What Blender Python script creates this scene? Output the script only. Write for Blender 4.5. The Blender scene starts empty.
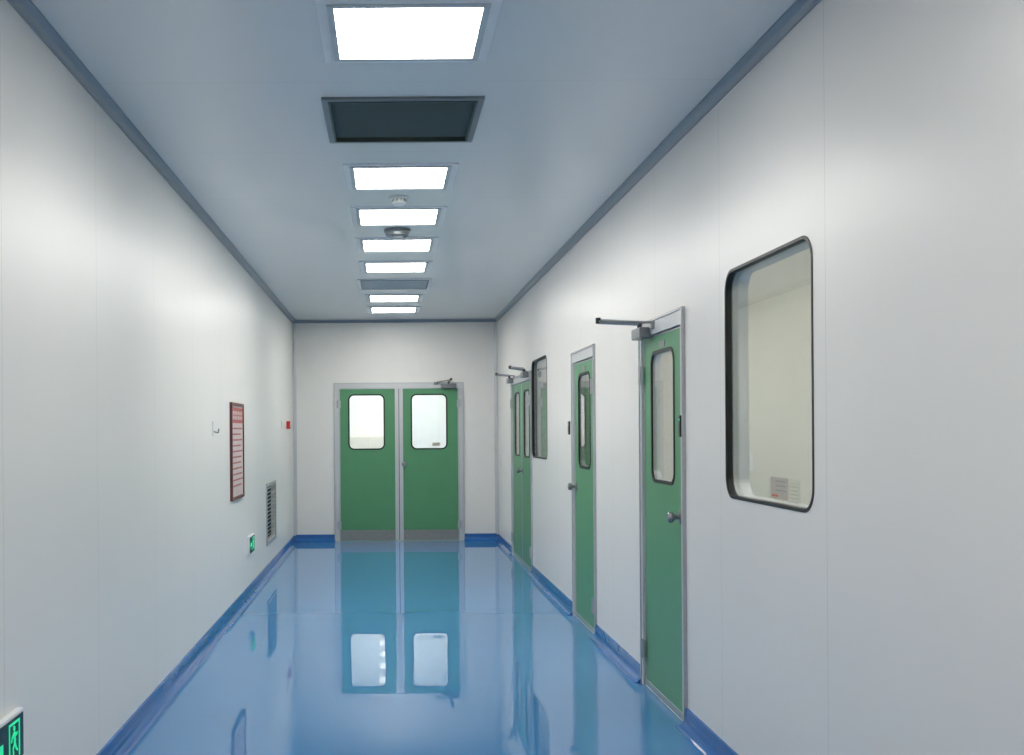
import bpy, bmesh, math, random
from mathutils import Matrix, Vector

scene = bpy.context.scene
COL = scene.collection
XL, XR, YB, H = -1.287, 1.508, 15.05, 3.026
YF = -3.0
CAMZ = 1.505
F = 1100.0
WT = 0.10
try:
    scene.view_settings.view_transform = 'Standard'
    scene.view_settings.look = 'None'
    scene.view_settings.exposure = 0.0
except Exception:
    pass

# ------------------------------------------------------------ materials
def lin(c):
    return tuple(((v/255.0)/12.92 if v/255.0 <= 0.04045 else ((v/255.0+0.055)/1.055)**2.4) for v in c)

def pmat(name, rgb, rough=0.5, metal=0.0, noise=0.03, nscale=8.0, bump=0.0, bscale=20.0,
         emit=None, estr=0.0, ior=1.45, coat=0.0, wob=0.0, wscale=(1, 1, 1)):
    m = bpy.data.materials.new(name); m.use_nodes = True
    nt = m.node_tree; b = nt.nodes['Principled BSDF']
    c = lin(rgb)
    tc = nt.nodes.new('ShaderNodeTexCoord')
    n = nt.nodes.new('ShaderNodeTexNoise'); n.inputs['Scale'].default_value = nscale
    n.inputs['Detail'].default_value = 3
    nt.links.new(tc.outputs['Object'], n.inputs['Vector'])
    r = nt.nodes.new('ShaderNodeValToRGB')
    r.color_ramp.elements[0].position = 0.3; r.color_ramp.elements[1].position = 0.7
    r.color_ramp.elements[0].color = (*[max(0, v*(1-noise)) for v in c], 1)
    r.color_ramp.elements[1].color = (*[min(1, v*(1+noise)) for v in c], 1)
    nt.links.new(n.outputs['Fac'], r.inputs['Fac'])
    nt.links.new(r.outputs['Color'], b.inputs['Base Color'])
    b.inputs['Roughness'].default_value = rough
    b.inputs['Metallic'].default_value = metal
    b.inputs['IOR'].default_value = ior
    b.inputs['Coat Weight'].default_value = coat
    if bump > 0:
        n2 = nt.nodes.new('ShaderNodeTexNoise'); n2.inputs['Scale'].default_value = bscale
        n2.inputs['Detail'].default_value = 1
        nt.links.new(tc.outputs['Object'], n2.inputs['Vector'])
        bp = nt.nodes.new('ShaderNodeBump'); bp.inputs['Strength'].default_value = bump
        bp.inputs['Distance'].default_value = 0.02
        nt.links.new(n2.outputs['Fac'], bp.inputs['Height'])
        nt.links.new(bp.outputs['Normal'], b.inputs['Normal'])
    if wob > 0:
        # gentle waviness of a poured resin surface: smooth noise tilts the normal
        mp = nt.nodes.new('ShaderNodeMapping'); mp.inputs['Scale'].default_value = wscale
        nt.links.new(tc.outputs['Object'], mp.inputs['Vector'])
        n3 = nt.nodes.new('ShaderNodeTexNoise'); n3.inputs['Scale'].default_value = 1.0
        n3.inputs['Detail'].default_value = 0
        nt.links.new(mp.outputs['Vector'], n3.inputs['Vector'])
        sb = nt.nodes.new('ShaderNodeVectorMath'); sb.operation = 'SUBTRACT'
        sb.inputs[1].default_value = (.5, .5, .5)
        nt.links.new(n3.outputs['Color'], sb.inputs[0])
        sc = nt.nodes.new('ShaderNodeVectorMath'); sc.operation = 'MULTIPLY'
        sc.inputs[1].default_value = (wob, wob*.35, 0)
        nt.links.new(sb.outputs[0], sc.inputs[0])
        ge = nt.nodes.new('ShaderNodeNewGeometry')
        ad = nt.nodes.new('ShaderNodeVectorMath'); ad.operation = 'ADD'
        nt.links.new(ge.outputs['Normal'], ad.inputs[0]); nt.links.new(sc.outputs[0], ad.inputs[1])
        no = nt.nodes.new('ShaderNodeVectorMath'); no.operation = 'NORMALIZE'
        nt.links.new(ad.outputs[0], no.inputs[0])
        nt.links.new(no.outputs[0], b.inputs['Normal'])
    if emit:
        b.inputs['Emission Color'].default_value = (*lin(emit), 1)
        b.inputs['Emission Strength'].default_value = estr
    return m

def panel_mat(name, rgb, rough, spacing, offset, seam_dark=0.72, bump=0.02, ior=1.45, half=0.0016):
    """painted sandwich panels: thin joint every `spacing` metres along world Y"""
    m = pmat(name, rgb, rough, noise=0.008, nscale=1.5, bump=bump, bscale=1.2, ior=ior)
    nt = m.node_tree; b = nt.nodes['Principled BSDF']
    ramp = [n for n in nt.nodes if n.type == 'VALTORGB'][0]
    g = nt.nodes.new('ShaderNodeNewGeometry'); s = nt.nodes.new('ShaderNodeSeparateXYZ')
    nt.links.new(g.outputs['Position'], s.inputs[0])
    a = nt.nodes.new('ShaderNodeMath'); a.operation = 'SUBTRACT'; a.inputs[1].default_value = offset
    nt.links.new(s.outputs['Y'], a.inputs[0])
    p = nt.nodes.new('ShaderNodeMath'); p.operation = 'PINGPONG'; p.inputs[1].default_value = spacing/2
    nt.links.new(a.outputs[0], p.inputs[0])
    l = nt.nodes.new('ShaderNodeMath'); l.operation = 'LESS_THAN'; l.inputs[1].default_value = half
    nt.links.new(p.outputs[0], l.inputs[0])
    mx = nt.nodes.new('ShaderNodeMix'); mx.data_type = 'RGBA'
    nt.links.new(l.outputs[0], mx.inputs[0])
    nt.links.new(ramp.outputs['Color'], mx.inputs[6])
    mx.inputs[7].default_value = (*[v*seam_dark for v in lin(rgb)], 1)
    nt.links.new(mx.outputs[2], b.inputs['Base Color'])
    return m

def glass_mat(name, tint=(0.95, 0.97, 0.95)):
    m = bpy.data.materials.new(name); m.use_nodes = True
    nt = m.node_tree
    for n in list(nt.nodes): nt.nodes.remove(n)
    o = nt.nodes.new('ShaderNodeOutputMaterial')
    t = nt.nodes.new('ShaderNodeBsdfTransparent'); t.inputs[0].default_value = (*tint, 1)
    g = nt.nodes.new('ShaderNodeBsdfGlossy'); g.inputs['Roughness'].default_value = 0.01
    ge = nt.nodes.new('ShaderNodeNewGeometry')
    d = nt.nodes.new('ShaderNodeVectorMath'); d.operation = 'DOT_PRODUCT'
    nt.links.new(ge.outputs['Incoming'], d.inputs[0]); nt.links.new(ge.outputs['Normal'], d.inputs[1])
    def mt(op, a, b=None):
        n = nt.nodes.new('ShaderNodeMath'); n.operation = op
        for i, v in enumerate((a, b)):
            if v is None: continue
            if isinstance(v, (int, float)): n.inputs[i].default_value = v
            else: nt.links.new(v, n.inputs[i])
        return n.outputs[0]
    c = mt('ABSOLUTE', d.outputs['Value'])
    f = mt('ADD', mt('MULTIPLY', mt('POWER', mt('SUBTRACT', 1.0, c), 5.0), 0.96), 0.04)
    mx = nt.nodes.new('ShaderNodeMixShader')
    nt.links.new(f, mx.inputs[0]); nt.links.new(t.outputs[0], mx.inputs[1])
    nt.links.new(g.outputs[0], mx.inputs[2]); nt.links.new(mx.outputs[0], o.inputs[0])
    return m

M_WALL = panel_mat('wall_panel_paint', (230, 227, 222), 0.34, 1.2, 3.78-1.2*3, bump=0)
M_WALLL = panel_mat('wall_panel_paint_l', (230, 228, 223), 0.36, 1.2, 4.88-1.2*4, bump=0)
M_CEIL = panel_mat('ceiling_panel_paint', (224, 226, 226), 0.27, 1.2, 4.19+0.6, seam_dark=0.8, bump=0)
M_BACK = pmat('back_wall_paint', (230, 228, 223), 0.35, noise=0.01)
M_FLOOR = pmat('blue_epoxy_floor', (68, 131, 184), 0.0, noise=0.02, nscale=0.8, ior=1.65, wob=.006, wscale=(3.0, 1.2, 1))
M_BASE = pmat('blue_epoxy_cove', (42, 102, 168), 0.10, noise=0.04, nscale=6, bump=0.15, bscale=6, ior=1.5)
M_COVE = pmat('aluminium_cove_paint', (140, 150, 160), 0.35, metal=0.3, noise=0.02)
M_ALU = pmat('brushed_aluminium', (186, 188, 190), 0.35, metal=0.6, noise=0.04, nscale=30)
M_ALUW = pmat('door_frame_aluminium', (200, 202, 203), 0.4, metal=0.3, noise=0.02)
M_GREEN = pmat('green_door_paint', (86, 146, 104), 0.35, noise=0.03, nscale=5)
M_BLACK = pmat('black_rubber_gasket', (22, 24, 24), 0.45, noise=0.1)
M_KICK = pmat('kick_plate_steel', (150, 150, 148), 0.35, metal=0.6, noise=0.06, nscale=20)
M_HW = pmat('satin_hardware', (140, 142, 145), 0.3, metal=0.5, noise=0.05)
M_HWD = pmat('dark_hardware', (70, 72, 74), 0.35, metal=0.5, noise=0.05)
M_WHITE = pmat('white_plastic', (225, 226, 222), 0.4, noise=0.02)
M_DARK = pmat('dark_plastic', (38, 40, 42), 0.4, noise=0.05)
M_CREAM = pmat('cream_room_paint', (222, 217, 205), 0.6, noise=0.02)
M_ROOMW = pmat('white_room_paint', (228, 228, 224), 0.6, noise=0.02)
M_LAMP = pmat('light_diffuser', (240, 240, 240), 0.5, emit=(255, 252, 246), estr=23.0)
M_LAMPR = pmat('room_light_diffuser', (240, 240, 240), 0.5, emit=(255, 251, 242), estr=5.4)
M_LAMPB = pmat('lobby_light_diffuser', (240, 240, 240), 0.5, emit=(250, 252, 255), estr=10.5)
M_LFRAME = pmat('lamp_frame', (228, 231, 233), 0.35)
M_VFRAME = pmat('vent_frame', (130, 136, 138), 0.4, metal=0.4)
M_VSLAT = pmat('vent_slat_dark', (80, 88, 80), 0.5, metal=0.2)
M_VDARK = pmat('vent_interior', (34, 38, 37), 0.8)
M_VSLAT2 = pmat('vent_slat_light', (190, 193, 192), 0.45)
M_RED = pmat('alarm_red', (190, 30, 32), 0.4)
M_SIGNBG = pmat('sign_dark_green', (8, 36, 32), 0.25, emit=(6, 60, 48), estr=0.15)
M_SIGNG = pmat('sign_lit_green', (30, 190, 130), 0.4, emit=(40, 235, 165), estr=0.6)
M_POSTRED = pmat('poster_red', (170, 70, 66), 0.5, noise=0.08)
M_POSTTX = pmat('poster_text', (176, 104, 100), 0.5, noise=0.08)
M_POSTBG = pmat('poster_paper', (205, 190, 186), 0.5, noise=0.05)
M_POSTFR = pmat('poster_frame', (96, 50, 50), 0.4, noise=0.08)
M_LABEL = pmat('label_paper', (186, 178, 164), 0.6)
M_ORANGE = pmat('label_orange', (196, 116, 84), 0.6)
M_GREYPR = pmat('label_print', (160, 154, 144), 0.6)
M_LOBBY = pmat('lobby_cabinet_paint', (214, 208, 196), 0.5)
M_GLASS = glass_mat('window_glass')

# ------------------------------------------------------------ helpers
def empty(name, mat=None):
    e = bpy.data.objects.new(name, None); e.empty_display_size = 0.1
    COL.objects.link(e)
    if mat is not None: e.matrix_world = mat
    return e

def finish(me, name, mat, parent=None, smooth=False):
    me.materials.clear(); me.materials.append(mat)
    for p in me.polygons:
        p.use_smooth = smooth; p.material_index = 0
    o = bpy.data.objects.new(name, me); COL.objects.link(o)
    if parent: o.parent = parent
    return o

def frame_mat(u, v, o):
    u = Vector(u); v = Vector(v); n = u.cross(v)
    m = Matrix.Identity(4)
    for i in range(3):
        m[i][0] = u[i]; m[i][1] = v[i]; m[i][2] = n[i]; m[i][3] = o[i]
    return m
def right_m(y, z=0.0, x=XR): return frame_mat((0, -1, 0), (0, 0, 1), (x, y, z))
def left_m(y, z=0.0, x=XL): return frame_mat((0, 1, 0), (0, 0, 1), (x, y, z))
def back_m(x, z=0.0, y=YB): return frame_mat((1, 0, 0), (0, 0, 1), (x, y, z))

def rrect(cx, cy, w, h, r=0.0, seg=8):
    if r <= 0:
        return [(cx-w/2, cy-h/2), (cx+w/2, cy-h/2), (cx+w/2, cy+h/2), (cx-w/2, cy+h/2)]
    pts = []
    for (sx, sy, a0) in ((1, -1, -90), (1, 1, 0), (-1, 1, 90), (-1, -1, 180)):
        ox = cx+sx*(w/2-r); oy = cy+sy*(h/2-r)
        for i in range(seg+1):
            a = math.radians(a0+90*i/seg)
            pts.append((ox+r*math.cos(a), oy+r*math.sin(a)))
    return pts

def plate(name, outer, holes, z0, z1, mat, parent=None, world=None):
    cu = bpy.data.curves.new('tmp', 'CURVE'); cu.dimensions = '2D'; cu.fill_mode = 'BOTH'
    cu.extrude = (z1-z0)/2
    for pts in [outer]+list(holes):
        s = cu.splines.new('POLY'); s.points.add(len(pts)-1)
        for i, p in enumerate(pts): s.points[i].co = (p[0], p[1], 0, 1)
        s.use_cyclic_u = True
    ob = bpy.data.objects.new('tmp', cu); COL.objects.link(ob)
    bpy.context.view_layer.update()
    dg = bpy.context.evaluated_depsgraph_get()
    me = bpy.data.meshes.new_from_object(ob.evaluated_get(dg))
    bpy.data.objects.remove(ob); bpy.data.curves.remove(cu)
    me.transform(Matrix.Translation((0, 0, (z0+z1)/2)))
    bm = bmesh.new(); bm.from_mesh(me)
    bmesh.ops.remove_doubles(bm, verts=bm.verts, dist=1e-5)
    bmesh.ops.recalc_face_normals(bm, faces=bm.faces)
    bm.to_mesh(me); bm.free()
    if world is not None: me.transform(world)
    me.name = name
    return finish(me, name, mat, parent)

def box(name, c, s, mat, parent=None, bevel=0.0):
    bm = bmesh.new(); bmesh.ops.create_cube(bm, size=1.0)
    for v in bm.verts:
        v.co = Vector((v.co.x*s[0]+c[0], v.co.y*s[1]+c[1], v.co.z*s[2]+c[2]))
    if bevel > 0:
        bmesh.ops.bevel(bm, geom=bm.edges[:], offset=bevel, segments=2, affect='EDGES', profile=0.5)
    me = bpy.data.meshes.new(name); bm.to_mesh(me); bm.free()
    return finish(me, name, mat, parent)

def lathe(name, prof, mat, parent=None, c=(0, 0, 0), seg=32, axis='Z'):
    bm = bmesh.new(); rings = []
    for r, h in prof:
        ring = []
        for i in range(seg):
            a = 2*math.pi*i/seg
            p = (r*math.cos(a), r*math.sin(a), h)
            if axis == 'X': p = (h, p[0], p[1])
            if axis == 'Y': p = (p[0], h, p[1])
            ring.append(bm.verts.new((p[0]+c[0], p[1]+c[1], p[2]+c[2])))
        rings.append(ring)
    for a, b in zip(rings, rings[1:]):
        for i in range(seg):
            bm.faces.new((a[i], a[(i+1) % seg], b[(i+1) % seg], b[i]))
    bm.faces.new(rings[0]); bm.faces.new(rings[-1])
    bmesh.ops.recalc_face_normals(bm, faces=bm.faces)
    me = bpy.data.meshes.new(name); bm.to_mesh(me); bm.free()
    o = finish(me, name, mat, parent, smooth=True)
    try:
        me.set_sharp_from_angle(angle=math.radians(40))
    except Exception: pass
    return o

def bar(name, p0, p1, w, t, mat, parent=None):
    p0 = Vector(p0); p1 = Vector(p1); d = p1-p0; L = d.length
    q = d.to_track_quat('X', 'Y').to_matrix().to_4x4()
    o = box(name, (L/2, 0, 0), (L, w, t), mat, parent, bevel=min(w, t)*0.2)
    o.data.transform(Matrix.Translation(p0) @ q)
    return o

def prisms(name, segs, mat, smooth=False):
    bm = bmesh.new()
    for r0, r1 in segs:
        a = [bm.verts.new(p) for p in r0]; b = [bm.verts.new(p) for p in r1]
        n = len(a)
        for i in range(n):
            bm.faces.new((a[i], a[(i+1) % n], b[(i+1) % n], b[i]))
        bm.faces.new(a); bm.faces.new(b)
    bmesh.ops.recalc_face_normals(bm, faces=bm.faces)
    me = bpy.data.meshes.new(name); bm.to_mesh(me); bm.free()
    return finish(me, name, mat, None, smooth)

def cove_profile(r, sx, sz, ox, oz, k=6, lip=0.0):
    pts = [(ox, oz), (ox+sx*r, oz)]
    if lip: pts.append((ox+sx*r, oz+sz*lip))
    cx, cz = ox+sx*r, oz+sz*r
    for i in range(1, k):
        a = math.pi/2*i/k
        pts.append((cx-sx*(r-lip)*math.sin(a), cz-sz*(r-lip)*math.cos(a)))
    if lip: pts.append((ox+sx*lip, oz+sz*r))
    pts.append((ox, oz+sz*r))
    return pts

# ------------------------------------------------------------ layout data
D1, D2 = 6.045, 8.445
D3, D3W = 12.38, 1.80
DW, DH = 0.95, 2.12
BX, BW, BH = 0.157, 1.765, 2.16
WIN1 = (4.395, 1.70, 1.00, 0.99)
WIN2 = (10.92, 1.72, 1.08, 0.985)
GR = (12.08, 0.625, 0.95, 0.66)

# ------------------------------------------------------------ room shell
Wm = frame_mat((0, 1, 0), (0, 0, 1), (0, 0, 0))
def yz(cy, cz, w, h, r=0): return rrect(cy, cz, w, h, r)
OUT = [(YF-0.1, -0.06), (YB+3.6, -0.06), (YB+3.6, H+0.06), (YF-0.1, H+0.06)]
def doorhole(c, w, h): return [(c-w/2+.01, 0.002), (c+w/2-.01, 0.002), (c+w/2-.01, h-.01), (c-w/2+.01, h-.01)]
plate('wall_right', OUT, [doorhole(D1, DW, DH), doorhole(D2, DW, DH), doorhole(D3, D3W, DH),
      yz(*WIN1, 0.09), yz(*WIN2, 0.09)], XR, XR+WT, M_WALL, world=Wm)
plate('wall_left', OUT, [yz(GR[0], GR[1], GR[2]-.08, GR[3]-.08)], XL-WT, XL, M_WALLL, world=Wm)
Bm = frame_mat((1, 0, 0), (0, 0, 1), (0, 0, 0))
plate('wall_back', [(XL, -0.06), (XR, -0.06), (XR, H+0.06), (XL, H+0.06)],
      [[(BX-BW/2+.01, .002), (BX+BW/2-.01, .002), (BX+BW/2-.01, BH-.01), (BX-BW/2+.01, BH-.01)]],
      -(YB+WT), -YB, M_BACK, world=Bm)
box('wall_front', ((XL+XR)/2, YF-0.05, H/2), (XR-XL, 0.1, H+0.12), M_BACK)
box('floor', (1.9, 7.9, -0.05), (6.7, 22.0, 0.1), M_FLOOR)

P = 1.195
K = lambda k: 4.19 + P*k
LK = [-3, -2, 0, 2, 3, 4, 5, 7, 8]; VK = [-1, 1, 6]
LX = 0.086
holes = [rrect(LX, K(k), 0.56, 0.56) for k in LK] + [rrect(LX-.005, K(k), 0.69, 0.69) for k in VK]
Cm = Matrix.Identity(4)
plate('ceiling', [(XL-.02, YF-.02), (XR+.02, YF-.02), (XR+.02, YB+.02), (XL-.02, YB+.02)], holes, H, H+0.05, M_CEIL, world=Cm)
box('trim_ceiling_void', (0.1, 6, H+0.25), (2.9, 18.3, 0.02), M_VDARK)

c = 0.045
def along_y(pf, y0, y1): return ([(x, y0, z) for x, z in pf], [(x, y1, z) for x, z in pf])
def along_x(pf, x0, x1): return ([(x0, y, z) for y, z in pf], [(x1, y, z) for y, z in pf])
prisms('trim_1', [along_y(cove_profile(c, 1, -1, XL, H, lip=.006), YF, YB)], M_COVE)
prisms('trim_2', [along_y(cove_profile(c, -1, -1, XR, H, lip=.006), YF, YB)], M_COVE)
prisms('trim_3', [along_x(cove_profile(.04, -1, -1, YB, H, lip=.005), XL, XR)], M_COVE)
pfl = cove_profile(.045, 1, -1, XL, YB, lip=.005)
prisms('trim_4', [([(x, y, 0.08) for x, y in pfl], [(x, y, H-.04) for x, y in pfl])], M_ALUW)
pfr = cove_profile(.045, -1, -1, XR, YB, lip=.005)
prisms('trim_5', [([(x, y, 0.08) for x, y in pfr], [(x, y, H-.04) for x, y in pfr])], M_ALUW)

def base_pf(sx, ox, h=0.095, t=0.012, r=0.05):
    pts = [(ox, 0.0), (ox+sx*(r+t), 0.0), (ox+sx*(r+t), 0.002)]
    for i in range(1, 6):
        a = math.pi/2*i/5
        pts.append((ox+sx*(t+r-r*math.sin(a)), 0.002+r-r*math.cos(a)))
    pts += [(ox+sx*t, h-.004), (ox+sx*(t-.004), h), (ox, h)]
    return pts
prisms('baseboard_left', [along_y(base_pf(1, XL), YF, YB)], M_BASE)
ys = [YF, D1-DW/2, D1+DW/2, D2-DW/2, D2+DW/2, D3-D3W/2, D3+D3W/2, YB]
prisms('baseboard_right', [along_y(base_pf(-1, XR), ys[i], ys[i+1]) for i in (0, 2, 4, 6)], M_BASE)
prisms('baseboard_back', [along_x(base_pf(-1, YB), XL, BX-BW/2), along_x(base_pf(-1, YB), BX+BW/2, XR)], M_BASE)

# ------------------------------------------------------------ adjoining rooms
XO = 5.1
def wallbox(name, x0, x1, y0, y1, z0, z1, mat): return box(name, ((x0+x1)/2, (y0+y1)/2, (z0+z1)/2), (x1-x0, y1-y0, z1-z0), mat)
wallbox('wall_side_room_outer', XO, XO+.1, -3, YB+.1, 0, H, M_CREAM)
for i, (y, m) in enumerate(((2.2, M_CREAM), (7.35, M_CREAM), (9.9, M_ROOMW), (YB, M_ROOMW))):
    wallbox('wall_side_room_partition', XR+WT, XO, y, y+.1, 0, H, m)
wallbox('ceiling_side_room', XR+WT, XO+.1, 2.2, YB+.1, H, H+.05, M_ROOMW)
for n, (x, y, w, l) in enumerate(((3.2, 4.8, 1.6, 3.0), (3.2, 8.6, 0.9, 0.9), (3.2, 12.4, 1.5, 3.0))):
    g = empty('side_room_ceiling_light', Matrix.Translation((x, y, H)))
    plate('bezel', rrect(0, 0, w+.08, l+.08), [rrect(0, 0, w, l)], -.02, 0, M_LFRAME, g)
    box('diffuser', (0, 0, -.006), (w, l, .01), M_LAMPR, g)
wallbox('wall_lobby_end', XL, XR, YB+3.4, YB+3.5, 0, H, M_ROOMW)
wallbox('ceiling_lobby', XL, XR, YB+WT, YB+3.5, H, H+.05, M_ROOMW)
g = empty('lobby_ceiling_light', Matrix.Translation((0.1, YB+1.7, H)))
plate('bezel', rrect(0, 0, 1.7, 1.7), [rrect(0, 0, 1.6, 1.6)], -.02, 0, M_LFRAME, g)
box('diffuser', (0, 0, -.006), (1.6, 1.6, .01), M_LAMPB, g)
# low cupboard and wall panel joints in the lobby, faintly seen through the door glass
g = empty('lobby_cupboard', back_m(-.32, 0, YB+3.4))
box('carcass', (0, .72, .20), (.62, 1.40, .38), M_LOBBY, g, bevel=.006)
box('plinth', (0, .02, .19), (.58, .04, .34), M_GREYPR, g)
for sx in (-1, 1):
    box('cupboard_door', (sx*.152, .73, .395), (.296, 1.34, .016), M_LOBBY, g, bevel=.003)
    box('pull', (sx*.03, .95, .41), (.01, .12, .016), M_HW, g)
for i, x in enumerate((-.62, .52)):
    box('trim_%d' % (6+i), (x, YB+3.397, H/2), (.02, .008, H), M_LFRAME)

# ------------------------------------------------------------ ceiling fixtures
for k in LK:
    g = empty('ceiling_light', Matrix.Translation((LX, K(k), H)))
    plate('bezel_outer', rrect(0, 0, .66, .66), [rrect(0, 0, .56, .56)], -.008, 0.0, M_LFRAME, g)
    plate('bezel_inner', rrect(0, 0, .585, .585), [rrect(0, 0, .535, .535)], -.014, -.006, M_ALUW, g)
    box('diffuser', (0, 0, -0.002), (.558, .558, .008), M_LAMP, g)
    box('housing', (0, 0, .035), (.55, .55, .05), M_ALU, g)
for k in VK:
    first = k != 6
    g = empty('ceiling_air_vent', Matrix.Translation((LX-.005, K(k), H)))
    plate('flange', rrect(0, 0, .745, .76), [rrect(0, 0, .685, .69)], -.012, 0, M_VFRAME if first else M_LFRAME, g)
    plate('inner_lip', rrect(0, 0, .688, .69), [rrect(0, 0, .67, .67)], -.016, .03, M_VSLAT, g)
    n = 44 if first else 9
    for i in range(n):
        y = -.33+.66*(i+.5)/n
        s = box('slat', (0, 0, 0), (.67, .66/n*(0.62 if first else .85), .002), M_VSLAT if first else M_VSLAT2, g)
        s.data.transform(Matrix.Translation((0, y, .006 if first else -.004)) @ Matrix.Rotation(math.radians(-20), 4, 'X'))
    box('duct_back', (0, 0, .05), (.68, .68, .01), M_VDARK, g)

g = empty('smoke_detector', Matrix.Translation((0.085, 7.14, H)))
lathe('base', [(.062, 0), (.062, -.012), (.055, -.018)], M_WHITE, g)
lathe('chamber', [(.042, -.018), (.040, -.034), (.046, -.036), (.046, -.046), (.030, -.056), (.010, -.058)], M_WHITE, g)
for i in range(10):
    a = 2*math.pi*i/10
    box('vane', (.043*math.cos(a), .043*math.sin(a), -.027), (.006, .006, .018), M_GREYPR, g)
g = empty('ceiling_alarm_sounder', Matrix.Translation((0.085, 8.30, H)))
lathe('base', [(.100, 0), (.100, -.022), (.094, -.028)], M_VFRAME, g)
lathe('body', [(.090, -.026), (.088, -.050), (.070, -.058), (.066, -.056)], M_VFRAME, g)
lathe('lens', [(.045, -.054), (.040, -.066), (.022, -.072), (.006, -.074)], M_VSLAT2, g)

# ------------------------------------------------------------ doors
def closer(g, cx, top, hinge, reach=.285, off=.30):
    bx = cx+hinge*off
    box('closer_body', (bx, top-.055, .045), (.21, .062, .06), M_HW, g, bevel=.006)
    lathe('closer_pivot', [(.014, 0), (.014, .03), (.010, .032)], M_HWD, g, c=(bx+.0, top-.024, .05), axis='Y', seg=16)
    e = (bx+hinge*.02, top+.020, reach)
    bar('closer_arm', (bx, top+.006, .05), e, .028, .022, M_ALU, g)
    lathe('closer_elbow', [(.015, -.012), (.015, .02), (.01, .022)], M_HWD, g, c=e, axis='Y', seg=16)
    bar('closer_forearm', e, (bx-hinge*.16, top-.005, .018), .020, .014, M_HW, g)
    box('closer_bracket', (bx-hinge*.17, top-.02, .014), (.06, .04, .012), M_HW, g, bevel=.003)

def leaf(g, cx, w, h, hinge, z=-.004, knob='knob', win=(.0, 1.575, .50, .73), kick=0.0, plate_lbl=True):
    t = .045
    hole = rrect(cx+win[0], win[1], win[2], win[3], .075)
    h0 = .002
    plate('leaf', [(cx-w/2, h0), (cx+w/2, h0), (cx+w/2, h+.012), (cx-w/2, h+.012)], [hole], z-t, z, M_GREEN, g)
    plate('leaf_edge', rrect(cx, .012+h/2, w+.006, h+.006), [rrect(cx, .012+h/2, w-.030, h-.012)], z-t-.001, z+.002, M_ALU, g)
    plate('window_gasket', rrect(cx+win[0], win[1], win[2]+.012, win[3]+.012, .08),
          [rrect(cx+win[0], win[1], win[2]-.026, win[3]-.026, .062)], z-.006, z+.004, M_BLACK, g)
    plate('window_spacer', rrect(cx+win[0], win[1], win[2]-.001, win[3]-.001, .0745),
          [rrect(cx+win[0], win[1], win[2]-.020, win[3]-.020, .065)], z-t-.002, z-.008, M_ALUW, g)
    plate('glass', rrect(cx+win[0], win[1], win[2]-.022, win[3]-.022, .064), [], z-.009, z-.006, M_GLASS, g)
    if kick:
        box('kick_plate', (cx, .012+kick/2, z+.002), (w-.02, kick, .004), M_KICK, g)
    else:
        box('door_sweep', (cx, .025, z+.002), (w-.02, .03, .005), M_ALU, g)
    kx = cx-hinge*(w/2-.06)
    if knob == 'knob':
        lathe('knob_rose', [(.036, 0), (.036, .006), (.030, .010)], M_HW, g, c=(kx, 1.05, z), axis='Z')
        lathe('knob', [(.012, .008), (.012, .03), (.022, .038), (.029, .048), (.029, .060), (.022, .069), (.008, .071)], M_HW, g, c=(kx, 1.05, z))
    for hz in (.22, h-.20):
        hx = cx+hinge*(w/2+.006)
        lathe('hinge_barrel', [(.013, -.055), (.013, .055)], M_ALU, g, c=(hx, hz, z+.022), axis='Y', seg=12)
        box('hinge_plate', (hx-hinge*.0, hz, z+.013), (.06, .10, .012), M_ALU, g)
    if plate_lbl:
        box('name_plate', (cx, h-.045, z+.002), (.12, .035, .004), M_KICK, g)

def frame_U(g, W, Hh, side, top):
    outer = [(-W/2, 0), (-W/2+side, 0), (-W/2+side, Hh-top), (W/2-side, Hh-top), (W/2-side, 0), (W/2, 0), (W/2, Hh), (-W/2, Hh)]
    plate('frame', outer, [], -.02, .012, M_ALUW, g)
    outer2 = [(-W/2+.012, 0), (-W/2+side+.0, 0), (-W/2+side, Hh-top), (W/2-side, Hh-top), (W/2-side, 0), (W/2-.012, 0), (W/2-.012, Hh-.012), (-W/2+.012, Hh-.012)]
    plate('jamb', outer2, [], -.098, -.02, M_ALUW, g)
    plate('frame_lip', [(-W/2-.006, 0), (-W/2+.006, 0), (-W/2+.006, Hh-.006), (W/2-.006, Hh-.006), (W/2-.006, 0), (W/2+.006, 0), (W/2+.006, Hh+.006), (-W/2-.006, Hh+.006)], [], 0, .018, M_ALU, g)

for n, (y, hinge) in enumerate(((D1, -1), (D2, 1))):
    g = empty('door_%d' % (n+1), right_m(y))
    frame_U(g, DW, DH, .045, .08)
    leaf(g, 0, .852, 2.02, hinge)
    if n == 0: closer(g, 0, DH-.01, hinge)

g = empty('door_3', right_m(D3))
frame_U(g, D3W, DH, .045, .08)
leaf(g, -.428, .848, 2.02, -1, knob='none', win=(0, 1.575, .46, .73))
leaf(g, .428, .848, 2.02, 1, win=(0, 1.575, .46, .73))
closer(g, -.45, DH+.03, -1, reach=.20); closer(g, .45, DH+.03, 1, reach=.20, off=.2)

g = empty('door_4', back_m(BX))
frame_U(g, BW, BH, .06, .07)
LWf = (BW-.12-.01)/2
leaf(g, -LWf/2-.004, LWf-.004, 2.075, -1, win=(-.03, 1.63, .49, .75), knob='none', kick=.14, plate_lbl=False)
leaf(g, LWf/2+.004, LWf-.004, 2.075, 1, win=(.0, 1.63, .49, .75), kick=.14, plate_lbl=False)
plate('meeting_stile', [(-.055, .005), (.055, .005), (.055, 2.085), (-.055, 2.085)], [], -.004, .004, M_ALUW, g)
box('meeting_gap', (0, 1.05, .005), (.008, 2.07, .003), M_HWD, g)
closer(g, .38, BH+.01, 1)
box('glass_sticker', (LWf/2+.10, 1.32, -.008), (.11, .045, .002), M_LABEL, g)

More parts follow.
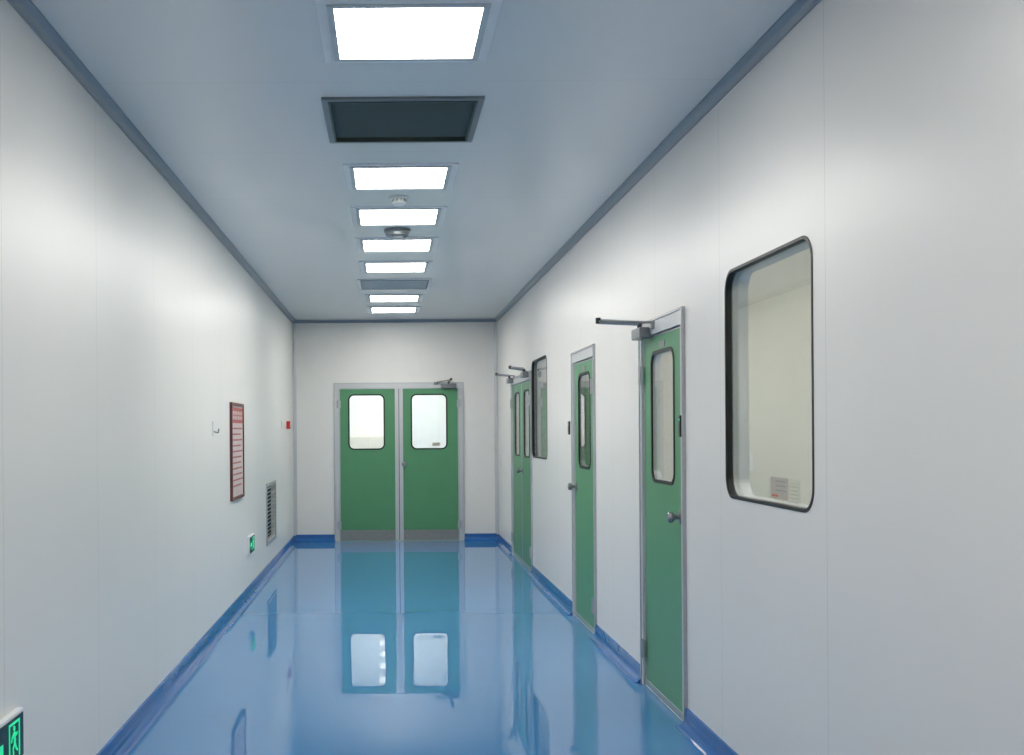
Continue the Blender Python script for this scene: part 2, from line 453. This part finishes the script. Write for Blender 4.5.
# ------------------------------------------------------------ wall windows
def window(name, cy, cz, w, h):
    g = empty(name, right_m(cy, cz))
    plate('black_gasket', rrect(0, 0, w+.012, h+.012, .095), [rrect(0, 0, w-.012, h-.012, .085)], -.004, .003, M_BLACK, g)
    plate('black_reveal', rrect(0, 0, w-.002, h-.002, .09), [rrect(0, 0, w-.016, h-.016, .083)], -.024, -.002, M_BLACK, g)
    plate('glass', rrect(0, 0, w-.004, h-.004, .08), [], -.028, -.024, M_GLASS, g)
    plate('inner_jamb', rrect(0, 0, w-.002, h-.002, .09), [rrect(0, 0, w-.012, h-.012, .084)], -.099, -.028, M_ALUW, g)
    return g
g = window('window_1', *WIN1)
lb = empty('window_label', right_m(4.30, 1.270, XR+.022))
box('paper', (0, 0, 0), (.19, .085, .002), M_LABEL, lb)
for i in range(3):
    box('print_line', (.02, .028-.018*i, .0015), (.12-.02*(i % 2), .005, .001), M_GREYPR, lb)
box('print_orange', (-.045, -.030, .0015), (.07, .009, .001), M_ORANGE, lb)
g = window('window_2', *WIN2)
g = empty('wall_socket', frame_mat((1, 0, 0), (0, 0, 1), (2.40, 7.35, 1.28)))
box('conduit', (0, .18, .008), (.012, .26, .016), M_WHITE, g)
box('socket_box', (0, 0, .02), (.07, .12, .04), M_WHITE, g, bevel=.006)

# ------------------------------------------------------------ right wall small items
def reader(y, z, w=.055, x=XR):
    g = empty('door_access_reader', right_m(y, z, x))
    box('body', (0, 0, .006), (w, .11, .012), M_DARK, g, bevel=.003)
    box('keypad', (0, -.01, .013), (w*.65, .05, .003), M_HWD, g)
    box('led', (0, .032, .013), (.012, .006, .003), M_SIGNG, g)
reader(5.595, 1.52, .03, XR-.012)
reader(9.10, 1.52)

# ------------------------------------------------------------ left wall items
def poly(name, pts, z, mat, g, t=.002): return plate(name, pts, [], z, z+t, mat, g)
def exit_sign(y, z, w=.36, h=.17):
    g = empty('emergency_exit_sign', left_m(y, z))
    box('housing', (0, 0, .012), (w, h, .024), M_LFRAME, g, bevel=.004)
    box('face', (0, 0, .0245), (w-.022, h-.022, .003), M_SIGNBG, g)
    s = h/.17; ox = .075; zz = .026
    dw, dh = .105*s, .125*s
    plate('doorway', [(ox-dw/2, -dh/2), (ox-dw/2+.008, -dh/2), (ox-dw/2+.008, dh/2-.008), (ox+dw/2-.008, dh/2-.008), (ox+dw/2-.008, -dh/2), (ox+dw/2, -dh/2), (ox+dw/2, dh/2), (ox-dw/2, dh/2)], [], zz, zz+.002, M_SIGNG, g)
    def limb(a, b, wd):
        a = Vector((ox+a[0], a[1])); b = Vector((ox+b[0], b[1])); d = (b-a).normalized(); n = Vector((-d.y, d.x))*wd/2
        poly('running_figure', [tuple(a+n), tuple(a-n), tuple(b-n), tuple(b+n)], zz, M_SIGNG, g)
    lathe('running_figure_head', [(.009, 0), (.009, .002)], M_SIGNG, g, c=(ox-.002, .040, zz), seg=16)
    limb((-.002, .028), (.004, -.008), .018)
    limb((-.002, .026), (-.024, .012), .007); limb((-.024, .012), (-.030, -.002), .006)
    limb((.0, .026), (.018, .014), .007); limb((.018, .014), (.028, .022), .006)
    limb((.004, -.008), (-.014, -.026), .009); limb((-.014, -.026), (-.010, -.048), .008)
    limb((.004, -.008), (.016, -.030), .009); limb((.016, -.030), (.030, -.040), .008)
    ax = -.085
    poly('arrow', [(ax-.05, 0), (ax-.01, .040), (ax-.01, .016), (ax+.05, .016), (ax+.05, -.016), (ax-.01, -.016), (ax-.01, -.040)], zz, M_SIGNG, g)
exit_sign(3.62, .475)
exit_sign(10.20, .465)

g = empty('notice_board', left_m(9.34, 1.345))
pw, ph = .74, .81
plate('frame', rrect(0, 0, pw, ph), [rrect(0, 0, pw-.05, ph-.05)], 0, .022, M_POSTFR, g)
box('paper', (0, 0, .006), (pw-.04, ph-.04, .012), M_POSTBG, g)
box('header_band', (0, ph/2-.105, .0125), (pw-.06, .13, .003), M_POSTRED, g)
for i in range(6):
    box('title_glyph', (-.25+.1*i, ph/2-.105, .0145), (.06, .07, .002), M_POSTBG, g)
    box('title_glyph_stroke', (-.25+.1*i, ph/2-.105, .016), (.035, .012, .002), M_POSTRED, g)
random.seed(4)
for i in range(11):
    w = .50+random.random()*.12
    yy = ph/2-.215-.048*i
    x = -.31
    while x < -.31+w:
        l = .03+random.random()*.07
        box('text_line', (x+l/2, yy, .0130), (l, .014, .002), M_POSTTX, g)
        x += l+.015
g = empty('wall_louver_vent', left_m(GR[0], GR[1]))
plate('flange', rrect(0, 0, GR[2], GR[3]), [rrect(0, 0, GR[2]-.07, GR[3]-.07)], 0, .012, M_ALU, g)
for i in range(14):
    y = -(GR[3]-.08)/2+(GR[3]-.08)*(i+.5)/14
    s = box('louver', (0, 0, 0), (GR[2]-.08, .034, .0025), M_VSLAT2, g)
    s.data.transform(Matrix.Translation((0, y, -.004)) @ Matrix.Rotation(math.radians(42), 4, 'X'))
box('duct_back', (0, 0, -.05), (GR[2]-.085, GR[3]-.085, .01), M_VDARK, g)
g = empty('fire_alarm_call_point', left_m(14.05, 1.59))
box('body', (0, 0, .022), (.10, .10, .044), M_RED, g, bevel=.006)
box('press_plate', (0, 0, .045), (.06, .05, .003), M_WHITE, g)
g = empty('wall_hook', left_m(8.1, 1.53))
box('plate', (0, 0, .004), (.05, .11, .008), M_WHITE, g, bevel=.002)
bar('hook', (0, -.02, .006), (0, -.03, .04), .010, .008, M_HW, g)
bar('hook_tip', (0, -.03, .04), (0, .0, .046), .010, .008, M_HW, g)
g = empty('wall_switch', left_m(13.4, 1.60))
box('plate', (0, 0, .005), (.086, .086, .010), M_WHITE, g, bevel=.003)
box('rocker', (0, 0, .011), (.04, .05, .006), M_WHITE, g, bevel=.002)

# ------------------------------------------------------------ world
w = bpy.data.worlds.new('world'); scene.world = w; w.use_nodes = True
w.node_tree.nodes['Background'].inputs[0].default_value = (0.6, 0.7, 0.8, 1)
w.node_tree.nodes['Background'].inputs[1].default_value = 0.1

# ------------------------------------------------------------ camera
cam = bpy.data.cameras.new('camera'); co = bpy.data.objects.new('camera', cam); COL.objects.link(co)
cam.sensor_width = 36; cam.lens = F/1024*36
cam.shift_x = (512-387.5)/1024; cam.shift_y = (431-377.5)/1024
cam.clip_start = 0.05
ROLL = math.radians(0.4)
co.matrix_world = Matrix.Translation((0, 0, CAMZ)) @ Matrix.Rotation(math.radians(90), 4, 'X') @ Matrix.Rotation(-ROLL, 4, 'Z')
scene.camera = co
